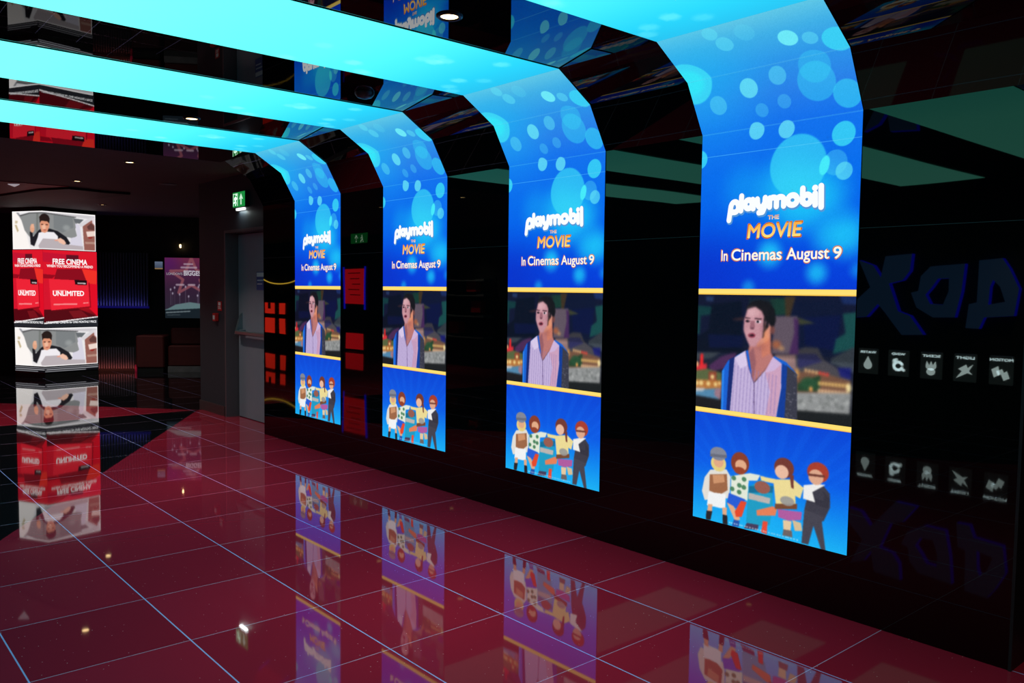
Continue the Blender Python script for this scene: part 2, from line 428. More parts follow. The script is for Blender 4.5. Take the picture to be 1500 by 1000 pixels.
def still_picture():
    """a dark haired woman in a striped shirt before a lit night skyline; px = a point measured in the photograph, flattened"""
    c = Canvas(288, 198, 1, 1)
    def px(x, y):
        fx = x / 1050.0; t, b = 52 + 8 * fx, 795 + 140 * fx
        return (fx, (b - y) / (b - t))
    def P(pts, col, al=1.0): c.poly([px(*p) for p in pts], col, al)
    def E(x, y, rx, ry, col, al=1.0, soft=0.0, rot=0.0):
        q = px(x, y); c.ell(q[0], q[1], rx / 1050, ry / 810, col, al, soft, rot)
    c.vgrad([(0, (26, 26, 30)), (.45, (30, 34, 52)), (.6, (22, 28, 66)), (1, (24, 26, 62))])
    P([(0, 120), (120, 130), (110, 180), (30, 190), (25, 310), (0, 310)], (24, 86, 84), .8)
    P([(60, 60), (125, 60), (120, 95), (70, 90)], (60, 90, 150), .7)
    P([(110, 110), (330, 90), (340, 430), (0, 430), (0, 330), (90, 280)], (12, 18, 42), .85)
    P([(90, 310), (340, 320), (340, 400), (100, 400)], (16, 24, 84), .7)
    P([(590, 90), (980, 70), (980, 440), (860, 460), (720, 400), (650, 220)], (18, 26, 66), .8)
    P([(740, 200), (970, 180), (950, 420), (760, 380)], (14, 22, 92), .6)
    P([(980, 170), (1050, 160), (1050, 400), (930, 440), (945, 340), (1000, 300)], (34, 110, 104), .85)
    P([(920, 470), (1050, 390), (1050, 560), (920, 500)], (70, 78, 86), .9)
    P([(960, 60), (1060, 60), (1050, 110), (980, 105)], (40, 70, 150), .7)
    P([(520, 70), (620, 70), (640, 180), (560, 185)], (34, 88, 66), .8)
    P([(620, 60), (690, 60), (660, 190), (630, 190)], (96, 72, 40), .8)
    P([(380, 70), (560, 70), (560, 120), (380, 120)], (34, 60, 56), .5)
    P([(700, 195), (820, 235), (740, 245), (690, 240)], (92, 96, 58), .8)
    P([(260, 210), (350, 195), (350, 220), (280, 220)], (90, 56, 60), .7)
    P([(690, 420), (760, 395), (840, 400), (880, 480), (1040, 590), (1040, 640), (690, 640)], (82, 78, 84), .9)
    P([(715, 440), (830, 440), (870, 490), (720, 540)], (40, 40, 100), .7)
    P([(960, 530), (1040, 530), (1040, 610), (980, 590)], (24, 26, 120), .8)
    P([(556, 190), (705, 190), (715, 440), (545, 440)], (128, 110, 128))
    P([(682, 200), (715, 210), (720, 445), (660, 440), (690, 300)], (88, 46, 112), .9)
    P([(570, 445), (700, 445), (710, 560), (640, 520), (560, 470)], (150, 120, 120))
    for x in range(580, 700, 22): P([(x, 455), (x + 8, 455), (x + 8, 500), (x, 500)], (190, 150, 140), .8)
    E(575, 380, 50, 45, (235, 130, 80), .8, .8); E(610, 405, 30, 26, (250, 190, 130), .8, .8)
    # left bank: red tower, trees, lamps, water
    P([(100, 520), (190, 460), (300, 430), (300, 520), (120, 560)], (84, 46, 92), .9)
    P([(0, 430), (190, 430), (120, 470), (0, 480)], (72, 80, 84), .7)
    P([(36, 440), (54, 440), (60, 550), (28, 550)], (255, 40, 44)); P([(0, 520), (85, 505), (85, 550), (0, 550)], (235, 50, 60), .9)
    E(8, 508, 14, 20, (255, 180, 130))
    P([(0, 550), (90, 540), (200, 570), (200, 640), (0, 620)], (92, 104, 66)); P([(100, 560), (160, 560), (160, 640), (100, 620)], (150, 70, 50))
    P([(0, 610), (200, 620), (200, 690), (0, 690)], (190, 120, 60))
    for x, y, r in [(10, 635, 20), (45, 635, 22), (100, 640, 20), (130, 595, 20), (155, 645, 18), (185, 640, 14)]: E(x, y, r, r * 1.1, (255, 226, 150), 1, .6)
    P([(0, 680), (200, 670), (195, 750), (0, 715)], (86, 140, 178)); P([(0, 665), (80, 670), (60, 690), (0, 690)], (205, 205, 205), .9)
    P([(150, 680), (200, 670), (195, 750), (150, 720)], (180, 120, 130), .8)
    # right bank: lit buildings, trees, pale rubble
    P([(700, 560), (860, 560), (1040, 620), (1040, 700), (700, 700)], (120, 84, 66))
    P([(720, 640), (860, 580), (860, 690), (720, 690)], (40, 70, 46)); E(790, 640, 60, 50, (44, 84, 56), .9, .3)
    for k in range(7): E(770 + k * 22, 550 + k * 4.5, 9, 15, (255, 196, 130) if k < 4 else (255, 70, 60), 1, .4)
    for j, y in enumerate((622, 672)):
        for k in range(9): P([(850 + k * 20, y + k * 2), (863 + k * 20, y + k * 2 + 1), (863 + k * 20, y + 28 + k * 2), (850 + k * 20, y + 26 + k * 2)], (255, 208, 120 + 40 * j))
    E(1030, 665, 20, 40, (255, 232, 170), 1, .6); E(805, 675, 14, 20, (255, 170, 90), 1, .5); E(715, 570, 20, 50, (235, 170, 90), .8, .7)
    P([(700, 700), (1045, 700), (1040, 840), (700, 820)], (150, 152, 152))
    for k in range(46): E(715 + 320 * random.random(), 712 + 112 * random.random(), 16, 11, random.choice([(200, 202, 200), (120, 124, 122), (96, 100, 98), (176, 178, 178)]), .6, .6)
    P([(700, 818), (1050, 840), (1050, 950), (700, 890)], (30, 32, 34)); P([(0, 715), (195, 748), (190, 830), (0, 800)], (30, 28, 32))
    c.a *= np.where(c.Y > .5, .74, .95)[..., None]; c.blur(3, 2)
    # woman: hair, neck, face
    P([(365, 130), (400, 96), (460, 84), (520, 100), (556, 150), (566, 220), (548, 285), (520, 300), (480, 320), (350, 300), (360, 220)], (22, 20, 26))
    P([(392, 380), (530, 300), (536, 430), (560, 470), (500, 560), (428, 640), (385, 540), (380, 440)], (186, 118, 114))
    P([(470, 370), (535, 310), (540, 440), (480, 470)], (214, 124, 92), .6); P([(385, 440), (420, 400), (440, 500), (425, 620), (392, 540)], (128, 78, 92), .6)
    P([(372, 140), (420, 126), (468, 150), (494, 200), (530, 258), (530, 330), (480, 376), (425, 396), (392, 392), (366, 340), (346, 286), (348, 220)], (196, 142, 152))
    P([(488, 240), (535, 262), (530, 340), (450, 402), (440, 380), (480, 330)], (226, 140, 100), .6)
    P([(372, 150), (420, 132), (460, 156), (450, 190), (380, 190)], (212, 164, 170), .8)
    P([(365, 122), (420, 110), (500, 130), (520, 260), (492, 300), (500, 230), (470, 160), (425, 130), (372, 146)], (26, 22, 28))
    P([(484, 200), (496, 210), (490, 330), (478, 340)], (34, 26, 32)); E(545, 285, 20, 34, (120, 70, 66), .9, .4)
    c.blur(3, 2)
    P([(354, 200), (392, 206), (390, 214), (356, 210)], (70, 44, 54)); P([(420, 206), (470, 210), (468, 218), (420, 214)], (70, 44, 54))
    E(372, 228, 17, 9, (92, 60, 72)); E(370, 227, 8, 7, (24, 20, 28)); E(446, 232, 20, 10, (225, 210, 220), .9); E(442, 231, 9, 9, (26, 22, 30))
    P([(392, 225), (418, 225), (424, 268), (404, 284), (388, 268)], (150, 96, 108), .85); E(404, 276, 16, 8, (110, 66, 80), .8)
    E(402, 322, 27, 17, (150, 64, 84)); E(402, 322, 18, 8, (56, 22, 34)); E(470, 280, 22, 60, (176, 120, 130), .5, .8)
    E(395, 180, 50, 70, (226, 180, 188), .45, .9); E(380, 300, 36, 40, (222, 168, 176), .4, .9); E(500, 330, 34, 70, (240, 150, 92), .4, .9); E(470, 400, 60, 50, (150, 88, 84), .35, .9)
    # jacket, shirt
    P([(200, 830), (196, 560), (240, 490), (350, 430), (380, 420), (400, 520), (430, 700), (560, 460), (640, 500), (712, 580), (722, 890)], (26, 96, 208))
    P([(250, 480), (300, 460), (262, 835), (236, 832)], (24, 40, 110)); P([(196, 560), (214, 545), (212, 832), (196, 830)], (40, 130, 235))
    P([(640, 520), (712, 580), (722, 890), (640, 876)], (58, 58, 72)); P([(615, 510), (648, 530), (640, 876), (590, 872)], (20, 60, 150))
    P([(286, 470), (360, 425), (382, 520), (428, 645), (500, 560), (552, 465), (610, 510), (612, 680), (585, 872), (262, 838)], (196, 178, 218))
    P([(500, 560), (552, 465), (610, 510), (606, 700), (585, 872), (510, 862), (540, 700)], (208, 152, 176), .7)
    for k in range(13): c.line([px(290 + k * 24, 520 + 6 * k), px(276 + k * 24.5, 850)], .006, (140, 120, 180), .55)
    P([(286, 470), (364, 424), (384, 520), (330, 545)], (216, 200, 232)); P([(552, 465), (612, 512), (560, 560), (505, 570)], (206, 178, 216))
    c.line([px(364, 430), px(386, 530), px(430, 650), px(436, 850)], .006, (104, 84, 134), .9)
    for y in (690, 770): E(430, y, 5, 5, (120, 100, 140))
    for k in range(26): E(650 + 66 * random.random(), 560 + 320 * random.random(), 7, 4, (104, 104, 118), .6)
    c.blur(2, 2).noise(6)
    return np.clip(c.img() * 1.0, 0, 255)

def cast_picture():
    """plain stand-in figures in the colours of the photograph's group, on a blue ground"""
    c = Canvas(288, 190, 1, 1)
    c.vgrad([(0, (26, 178, 244)), (.25, (14, 140, 240)), (.55, (8, 92, 230)), (1, (8, 70, 214))])
    c.ell(.45, .2, .5, .45, (30, 190, 246), .5, 1.0)
    for k in range(-6, 7):
        c.poly([(.48, .1), (.48 + k * .16 - .03, 1.1), (.48 + k * .16 + .03, 1.1)], (30, 130, 250), .10)
    def px(x, y):
        fx = (x - 30) / 1135.0; t, b = -93 + 163 * fx, 690 + 285 * fx
        return (fx, (b - y) / (b - t))
    def P(pts, col, al=1.0): c.poly([px(*p) for p in pts], col, al)
    def E(x, y, rx, ry, col, al=1.0, soft=0.0, rot=0.0):
        q = px(x, y); c.ell(q[0], q[1], rx / 1135, ry / 850, col, al, soft, rot)
    skin = (226, 170, 134); dk = (40, 36, 40)
    # one: pale hat, cream shawl, white skirt
    P([(125, 400), (170, 345), (300, 345), (335, 400), (330, 560), (130, 570), (105, 500)], (226, 222, 214))
    P([(165, 380), (305, 380), (315, 500), (250, 535), (165, 500)], (158, 104, 72)); P([(190, 385), (280, 385), (290, 440), (200, 450)], (206, 148, 108))
    P([(160, 510), (300, 530), (300, 640), (150, 610)], (240, 242, 244))
    P([(160, 600), (195, 605), (192, 680), (150, 680)], skin); P([(275, 630), (312, 630), (312, 690), (280, 690)], skin)
    P([(146, 650), (196, 655), (182, 722), (144, 715)], dk); P([(280, 680), (318, 690), (322, 762), (282, 752)], dk)
    E(235, 300, 62, 62, (228, 206, 128)); E(236, 290, 40, 42, skin); E(232, 228, 66, 52, (130, 134, 150)); P([(165, 225), (300, 240), (300, 262), (165, 248)], (104, 108, 124))
    # two: brown hair, patterned white shirt, blue shorts
    P([(340, 395), (480, 375), (560, 390), (540, 430), (475, 430), (470, 580), (340, 530)], (226, 232, 216))
    for x, y in [(360, 410), (405, 465), (350, 490), (440, 420), (405, 515), (440, 480)]: E(x, y, 18, 18, (64, 122, 84), .9); 
    P([(325, 520), (455, 570), (420, 650), (310, 600)], (40, 92, 214)); P([(310, 590), (365, 620), (420, 720), (380, 730)], skin)
    P([(420, 580), (465, 590), (430, 700), (385, 700), (375, 660)], (228, 74, 44)); P([(370, 720), (415, 730), (410, 775), (355, 770)], (40, 84, 170))
    E(405, 300, 70, 84, (136, 62, 44)); E(412, 318, 44, 44, skin); E(404, 356, 44, 28, (150, 66, 42))
    # three: short figure in a teal coat, plain head
    P([(475, 480), (560, 425), (650, 470), (660, 620), (640, 760), (540, 770), (465, 740)], (32, 156, 196))
    P([(480, 470), (660, 470), (655, 520), (480, 520)], (22, 110, 150)); E(578, 480, 58, 46, (150, 92, 80)); P([(478, 520), (640, 560), (635, 604), (478, 566)], (186, 180, 176))
    P([(540, 650), (660, 620), (690, 640), (680, 690), (545, 690)], (230, 128, 88)); P([(590, 730), (625, 735), (622, 830), (580, 815)], (232, 76, 54)); P([(470, 745), (560, 760), (555, 800), (450, 785)], (70, 60, 90))
    # four: brown hair, yellow shirt, mauve shorts
    P([(560, 395), (680, 420), (800, 420), (870, 480), (850, 560), (815, 540), (820, 610), (680, 600), (660, 450), (570, 430)], (236, 218, 150))
    P([(675, 600), (830, 600), (830, 640), (675, 640)], (120, 74, 50)); E(760, 580, 50, 34, (150, 150, 150), .9)
    P([(695, 640), (780, 650), (865, 660), (860, 720), (770, 725), (700, 700)], (176, 92, 160)); P([(735, 720), (795, 730), (790, 800), (740, 790)], (230, 200, 160)); P([(800, 720), (860, 740), (870, 800), (820, 800)], (214, 190, 150))
    P([(740, 790), (800, 800), (805, 850), (735, 835)], (110, 100, 100)); E(730, 335, 70, 74, (116, 58, 50)); E(715, 365, 48, 50, (234, 186, 160)); P([(770, 380), (800, 390), (802, 490), (785, 480)], (116, 58, 50))
    # five: red-brown hair, dark suit
    P([(905, 500), (1000, 460), (1045, 520), (1050, 620), (1010, 725), (950, 700), (880, 640)], (62, 60, 72)); P([(880, 640), (1015, 690), (1000, 730), (1030, 940), (1000, 935), (945, 760), (915, 900), (868, 890)], (70, 68, 80))
    P([(870, 460), (950, 450), (1015, 455), (930, 510), (950, 585), (870, 560)], (238, 236, 234)); P([(1000, 500), (1048, 560), (1035, 630), (950, 600), (950, 560), (1010, 570)], (54, 52, 64))
    E(962, 365, 72, 72, (168, 62, 46)); E(950, 400, 50, 54, (222, 168, 140)); P([(900, 372), (1010, 386), (1010, 402), (900, 390)], (110, 60, 50))
    # small pale credit line along the foot
    for k in range(26):
        x = 330 + k * 20 + random.uniform(-3, 3); y = 690 + 285 * (x - 30) / 1135 - 22
        P([(x, y - 8), (x + 12, y - 5), (x + 12, y + 4), (x, y)], (220, 235, 245), .75)
    c.blur(2, 2).noise(5)
    return c.img()

def ceiling_picture():
    L = 5.3
    c = Canvas(40, 240, SW, L)
    c.vgrad([(0, (26, 150, 186)), (.25, (30, 168, 196)), (.6, (52, 188, 202)), (1.1, (76, 208, 208)), (2.2, (100, 226, 220)), (L, (116, 232, 226))])
    for k in range(14): c.ell(random.uniform(0, SW), random.uniform(.05, 1.4), .05, .05, (120, 205, 206), random.uniform(.2, .5), .2)
    return c.img(), L

def sz(s):
    """arc length above the foot of the screen -> (x offset from the wall plane, z)"""
    pr = [(0, .295), (0, 2.30), (-.137, 2.545), (-.387, 2.70)]
    t = np.asarray(s, float); x = np.zeros_like(t); z = np.zeros_like(t); acc = 0
    for (x0, z0), (x1, z1) in zip(pr, pr[1:]):
        L = math.hypot(x1 - x0, z1 - z0); m = (t >= acc - 1e-9); q = np.clip((t - acc) / L, 0, 1)
        x = np.where(m, x0 + (x1 - x0) * q, x); z = np.where(m, z0 + (z1 - z0) * q, z); acc += L
    return x, z

def make_arch():
    root = thing('video_arch', '', 'video screen', (XW, 2.675, 0), 0, 'video arches along the black glass wall')
    fr = Frame((0, 0, 0), (0, -1, 0), (0, 0, 1))
    led = MAT['led']
    # housing: a slab that follows wall, facets and ceiling just behind the picture
    o, i = 0.0012, 0.0034
    out = [(o, .293), (o, 2.3003), (-.1362, 2.546), (-.3866, 2.7012), (-5.69, 2.7012)]
    inn = [(-5.69, 2.7034), (-.386, 2.7034), (-.1345, 2.5478), (i, 2.3004), (i, .293)]
    MB().prism(out + inn, -SW - .001, .001, 'y').build('screen_housing', MAT['housing'], root)
    img, s0, s1 = upper_picture(); hh = img.shape[0]
    def piece(name, a, b):
        ra, rb = int(round((a - s0) / (s1 - s0) * (hh - 1))), int(round((b - s0) / (s1 - s0) * (hh - 1)))
        def fn(fx, fy):
            x, z = sz(a + (b - a) * fy); return np.stack([x, -fx * SW, z], 1)
        return grid_mesh(name, img[ra:rb + 1], fn, led, root)
    tp = piece('title_panel', 1.212, 2.005)
    piece('corner_panel', 2.0052, 2.2857 - .0002); piece('corner_panel', 2.2857, 2.5797)
    cimg, L = ceiling_picture()
    grid_mesh('ceiling_panel', cimg, lambda fx, fy: np.stack([-.387 - L * fy, -fx * SW, np.full_like(fx, 2.70)], 1), MAT['led_ceiling'], root)
    flat_grid('film_still_panel', still_picture(), fr, 0, SW, .886, 1.476, 0, led, root)
    flat_grid('cast_panel', cast_picture(), fr, 0, SW, .295, .860, 0, led, root)
    for a, b in ((.8605, .8855), (1.4765, 1.5065)):
        bar = Canvas(4, 8, 1, 1).vgrad([(0, (250, 176, 40)), (.3, (255, 226, 120)), (1, (255, 222, 110))]).img()
        flat_grid('divider_bar', bar, fr, 0, SW, a, b, 0, led, root)
    # lettering on the title panel
    z0 = .295
    def Z(v): return v + z0
    lg = []
    lg.append([(.176, Z(1.558)), (.186, Z(1.628))] + arc(.208, Z(1.622), .022, .026, 170, -110, 14) + [(.197, Z(1.596))])
    lg.append([(.247, Z(1.674)), (.245, Z(1.602))])
    lg.append(arc(.288, Z(1.631), .020, .021, 30, 390, 18)); lg.append([(.311, Z(1.652)), (.315, Z(1.608))])
    lg.append([(.337, Z(1.652)), (.339, Z(1.630))] + arc(.358, Z(1.630), .018, .018, 180, 350, 8)); lg.append([(.381, Z(1.656)), (.379, Z(1.612)), (.368, Z(1.588)), (.348, Z(1.586))])
    lg.append([(.406, Z(1.652)), (.406, Z(1.610))]); lg.append(arc(.425, Z(1.640), .018, .014, 180, 0, 8) + [(.443, Z(1.610))]); lg.append(arc(.463, Z(1.640), .019, .014, 180, 0, 8) + [(.482, Z(1.610))])
    lg.append(arc(.528, Z(1.634), .025, .023, 0, 360, 18))
    lg.append([(.580, Z(1.684)), (.580, Z(1.622))] + arc(.602, Z(1.632), .021, .022, 200, 500, 16))
    lg.append([(.643, Z(1.656)), (.645, Z(1.604))]); lg.append([(.641, Z(1.682)), (.643, Z(1.682))])
    lg.append([(.672, Z(1.688)), (.675, Z(1.592))])
    strokes('logo_lettering_shade', lg, .0175, fr, .0008, led, tp, (84, 150, 214), (.004, -.006))
    strokes('logo_lettering', lg, .0143, fr, .0014, led, tp, (250, 253, 255))
    text('subtitle_lettering', 'THE', fr, .398, .460, Z(1.549), Z(1.570), .0012, led, tp, ((250, 224, 180), (236, 160, 90)), .03)
    text('subtitle_lettering', 'MOVIE', fr, .286, .575, Z(1.462), Z(1.531), .0006, led, tp, ((196, 92, 10), (206, 110, 20)), .022, .10, .006)
    text('subtitle_lettering', 'MOVIE', fr, .286, .575, Z(1.462), Z(1.531), .0012, led, tp, ((255, 226, 128), (248, 170, 60)), .022, .10)
    for word, a, b, lo, hi in (('In', .137, .173, 1.354, 1.407), ('Cinemas', .197, .480, 1.353, 1.411), ('August', .506, .722, 1.336, 1.408), ('9', .742, .783, 1.352, 1.408)):
        wd_ = text('date_lettering_edge', word, fr, a, b, Z(lo), Z(hi), .0006, led, tp, ((196, 104, 30), (206, 116, 40)), .022, 0, .0045)
        text('date_lettering', word, fr, a, b, Z(lo), Z(hi), .0012, led, tp, ((255, 246, 226), (255, 250, 236)), .016)
    return root

arch = make_arch()
arch_labels = ['nearest and largest blue video arch, at the right beside the mirrored white icons',
               'second nearest blue video arch, left of the largest arch',
               'third blue video arch from the camera, second from the exit door',
               'farthest and smallest blue video arch, beside the exit door']
for k, yl in enumerate([2.675, 4.216, 5.760, 7.302]):
    o = arch if k == 0 else copy_tree(arch)
    o.location = (XW, yl, 0); o['label'] = arch_labels[k]

# ------------------------------------------------------------------ ceiling lamps
def make_downlight():
    t = thing('ceiling_downlight', '', 'ceiling light', (0, 0, 2.7045), 0, 'recessed downlights')
    MB().lathe([(.040, 0), (.040, -.006), (.052, -.010), (.060, -.004), (.060, 0)], 0, 0, 28).build('trim_ring', MAT['trimring'], t)
    MB().lathe([(.0005, -.003), (.039, -.003), (.039, -.0005), (.0005, -.0005)], 0, 0, 24).build('lens', MAT['lens'], t)
    l = bpy.data.lights.new('lamp', 'AREA'); l.shape = 'DISK'; l.size = .07; l.energy = LAMP_W; l.color = (1, .9, .78); l.spread = math.radians(95)
    lo = bpy.data.objects.new('lamp', l); COL.objects.link(lo); lo.parent = t; lo.location = (0, 0, -.013)
    return t
dl = make_downlight(); first = True
for x, y, z, lab in [
    (2.27, 3.07, 2.7045, 'lit downlight in the black ceiling between the two nearest cyan light bands'),
    (2.25, 6.17, 2.7045, 'lit downlight in the black ceiling between the two farthest cyan light bands'),
    (2.61, 8.86, 2.72, 'lit downlight in the brown rear ceiling, the nearest one behind the last cyan band'),
    (2.62, 10.9, 2.72, 'lit downlight in the brown rear ceiling before the black ceiling raft, above the poster column'),
    (3.65, 13.75, 2.72, 'small farthest downlight right of the poster column top'),
    (-2.4, 3.07, 2.7045, 'warm downlight mirrored at the right edge, in front of the large wall sign'),
    (-2.4, 6.17, 2.7045, 'added unseen downlight over the left wall beyond the large wall sign'),  # out of view, added to light the hall
    (0.45, 8.85, 2.72, 'warm downlight mirrored in the black glass between the middle arches'),
    (0.45, 10.9, 2.72, 'added unseen downlight over the black floor left of the poster column'),  # added out of view for general light
    (2.3, 0.0, 2.7045, 'added unseen downlight over the floor right of the camera'),  # unseen lamp added to light the near floor
    (-0.4, 0.0, 2.7045, 'added unseen downlight over the camera'),  # added overhead, out of view, as extra room light
    (2.3, -2.6, 2.7045, 'added unseen downlight behind the camera on the right'),  # added behind the camera for more room light
    (-2.3, 12.7, 2.72, 'added downlight brightening the grey display shelf on the left side of the hall'),  # lamp added to brighten the shelf so its reflection shows
    (-0.4, -2.6, 2.7045, 'added unseen downlight behind the camera on the left')]:  # second lamp added behind the camera for room light
    o = dl if first else copy_tree(dl); first = False
    o.location = (x, y, z); o['label'] = lab

sd = tag(MB().lathe([(.06, 0), (.06, -.012), (.045, -.030), (.02, -.038), (.0005, -.04)], 0, 0, 24).build('smoke_detector', MAT['trimring'], None, (2.75, 4.60, 2.704)),
         'round dark smoke detector on the black ceiling between the second and third cyan bands', 'smoke detector')
sp = thing('ceiling_speaker', 'round dark speaker grille in the rear ceiling left of the green exit sign', 'speaker', (3.50, 10.4, 2.7195))
MB().lathe([(.09, 0), (.105, -.004), (.105, 0)], 0, 0, 28).build('rim', MAT['seam'], sp)
MB().lathe([(.0005, -.003), (.05, -.003), (.089, -.001), (.089, 0)], 0, 0, 28).build('grille', MAT['trimring'], sp)
tag(MB().prism([(2.06, 11.78), (2.17, 11.70), (2.17, 12.0)], 2.702, 2.7115).build('ceiling_lamp', MAT['whitelight']), 'white wedge-shaped lamp on the red ceiling patch at the left edge', 'ceiling light')

# ------------------------------------------------------------------ exit sign, call point, notices
FX = Frame((0, 0, 0), (0, -1, 0), (0, 0, 1))        # faces that look to -X
ex = thing('exit_sign', 'lit green emergency exit sign with arrow above the door recess', 'exit sign', (3.769, 8.84, 2.35))
MB().bevbox(-.045, 0, -.165, .165, 0, .175, .006).build('case', MAT['black'], ex)
MB().box(-.0475, -.0451, -.158, .158, .008, .168).build('face', MAT['exitgreen'], ex)
F2 = Frame((-.0478, 0, 0), (0, -1, 0), (0, 0, 1))
polys('arrow', [[(.045, .03), (.075, .03), (.075, .095), (.115, .085), (.062, .150), (.008, .085), (.045, .095)]], F2, .0004, MAT['exitwhite'], ex)
man = strokes('running_figure', [[(-.075, .118), (-.085, .085), (-.070, .055), (-.085, .030)], [(-.085, .085), (-.105, .06), (-.125, .055)], [(-.075, .110), (-.055, .095), (-.045, .105)], [(-.08, .112), (-.105, .105), (-.11, .09)], [(-.066, .138), (-.066, .139)]], .009, F2, .0006, MAT['exitwhite'], ex, None)
polys('doorway', [[(-.15, .02), (-.135, .02), (-.135, .145), (-.04, .145), (-.04, .155), (-.15, .155)], [(-.04, .02), (-.025, .02), (-.025, .155), (-.04, .155)]], F2, .0004, MAT['exitwhite'], ex)
MB().bevbox(-.040, -.008, -.10, .10, -.028, -.001, .004).build('lamp_bar', MAT['lampbar'], ex)
l = bpy.data.lights.new('lamp', 'AREA'); l.shape = 'RECTANGLE'; l.size = .03; l.size_y = .18; l.energy = 0.4; l.color = (.85, 1, .97)
lo = bpy.data.objects.new('lamp', l); COL.objects.link(lo); lo.parent = ex; lo.location = (-.024, 0, -.032)

cp = thing('fire_alarm_call_point', 'small red fire alarm call point on the dark pier left of the door recess', 'alarm', (3.769, 9.58, 1.09))
MB().bevbox(-.045, 0, -.045, .045, 0, .095, .006).build('case', MAT['red'], cp)
MB().box(-.0465, -.0451, -.026, .026, .022, .07).build('push_plate', MAT['white'], cp)
nt = thing('wall_notice', 'small red and white notice on the pier above the alarm call point', 'notice', (3.769, 9.505, 1.215))
MB().box(-.006, 0, -.06, .06, 0, .11).build('plate', MAT['red'], nt)
F3 = Frame((-.0062, 0, 0), (0, -1, 0), (0, 0, 1))
polys('pictogram', [[(-.035, .06), (.035, .06), (.035, .098), (-.035, .098)], [(-.045, .02), (.045, .02), (.045, .03), (-.045, .03)], [(-.045, .038), (.03, .038), (.03, .048), (-.045, .048)]], F3, .0004, MAT['white'], nt)
dn = thing('door_notice', 'blue and white notice on the grey exit door', 'notice', (3.8995, 8.69, 1.46))
MB().box(-.004, 0, -.10, .10, 0, .20).build('plate', MAT['noticeblue'], dn)
polys('print', [[(-.09, .145), (.09, .145), (.09, .19), (-.09, .19)], [(-.08, .10), (.08, .10), (.08, .112), (-.08, .112)], [(-.08, .06), (.05, .06), (.05, .072), (-.08, .072)]], Frame((-.0042, 0, 0), (0, -1, 0), (0, 0, 1)), .0004, MAT['white'], dn)

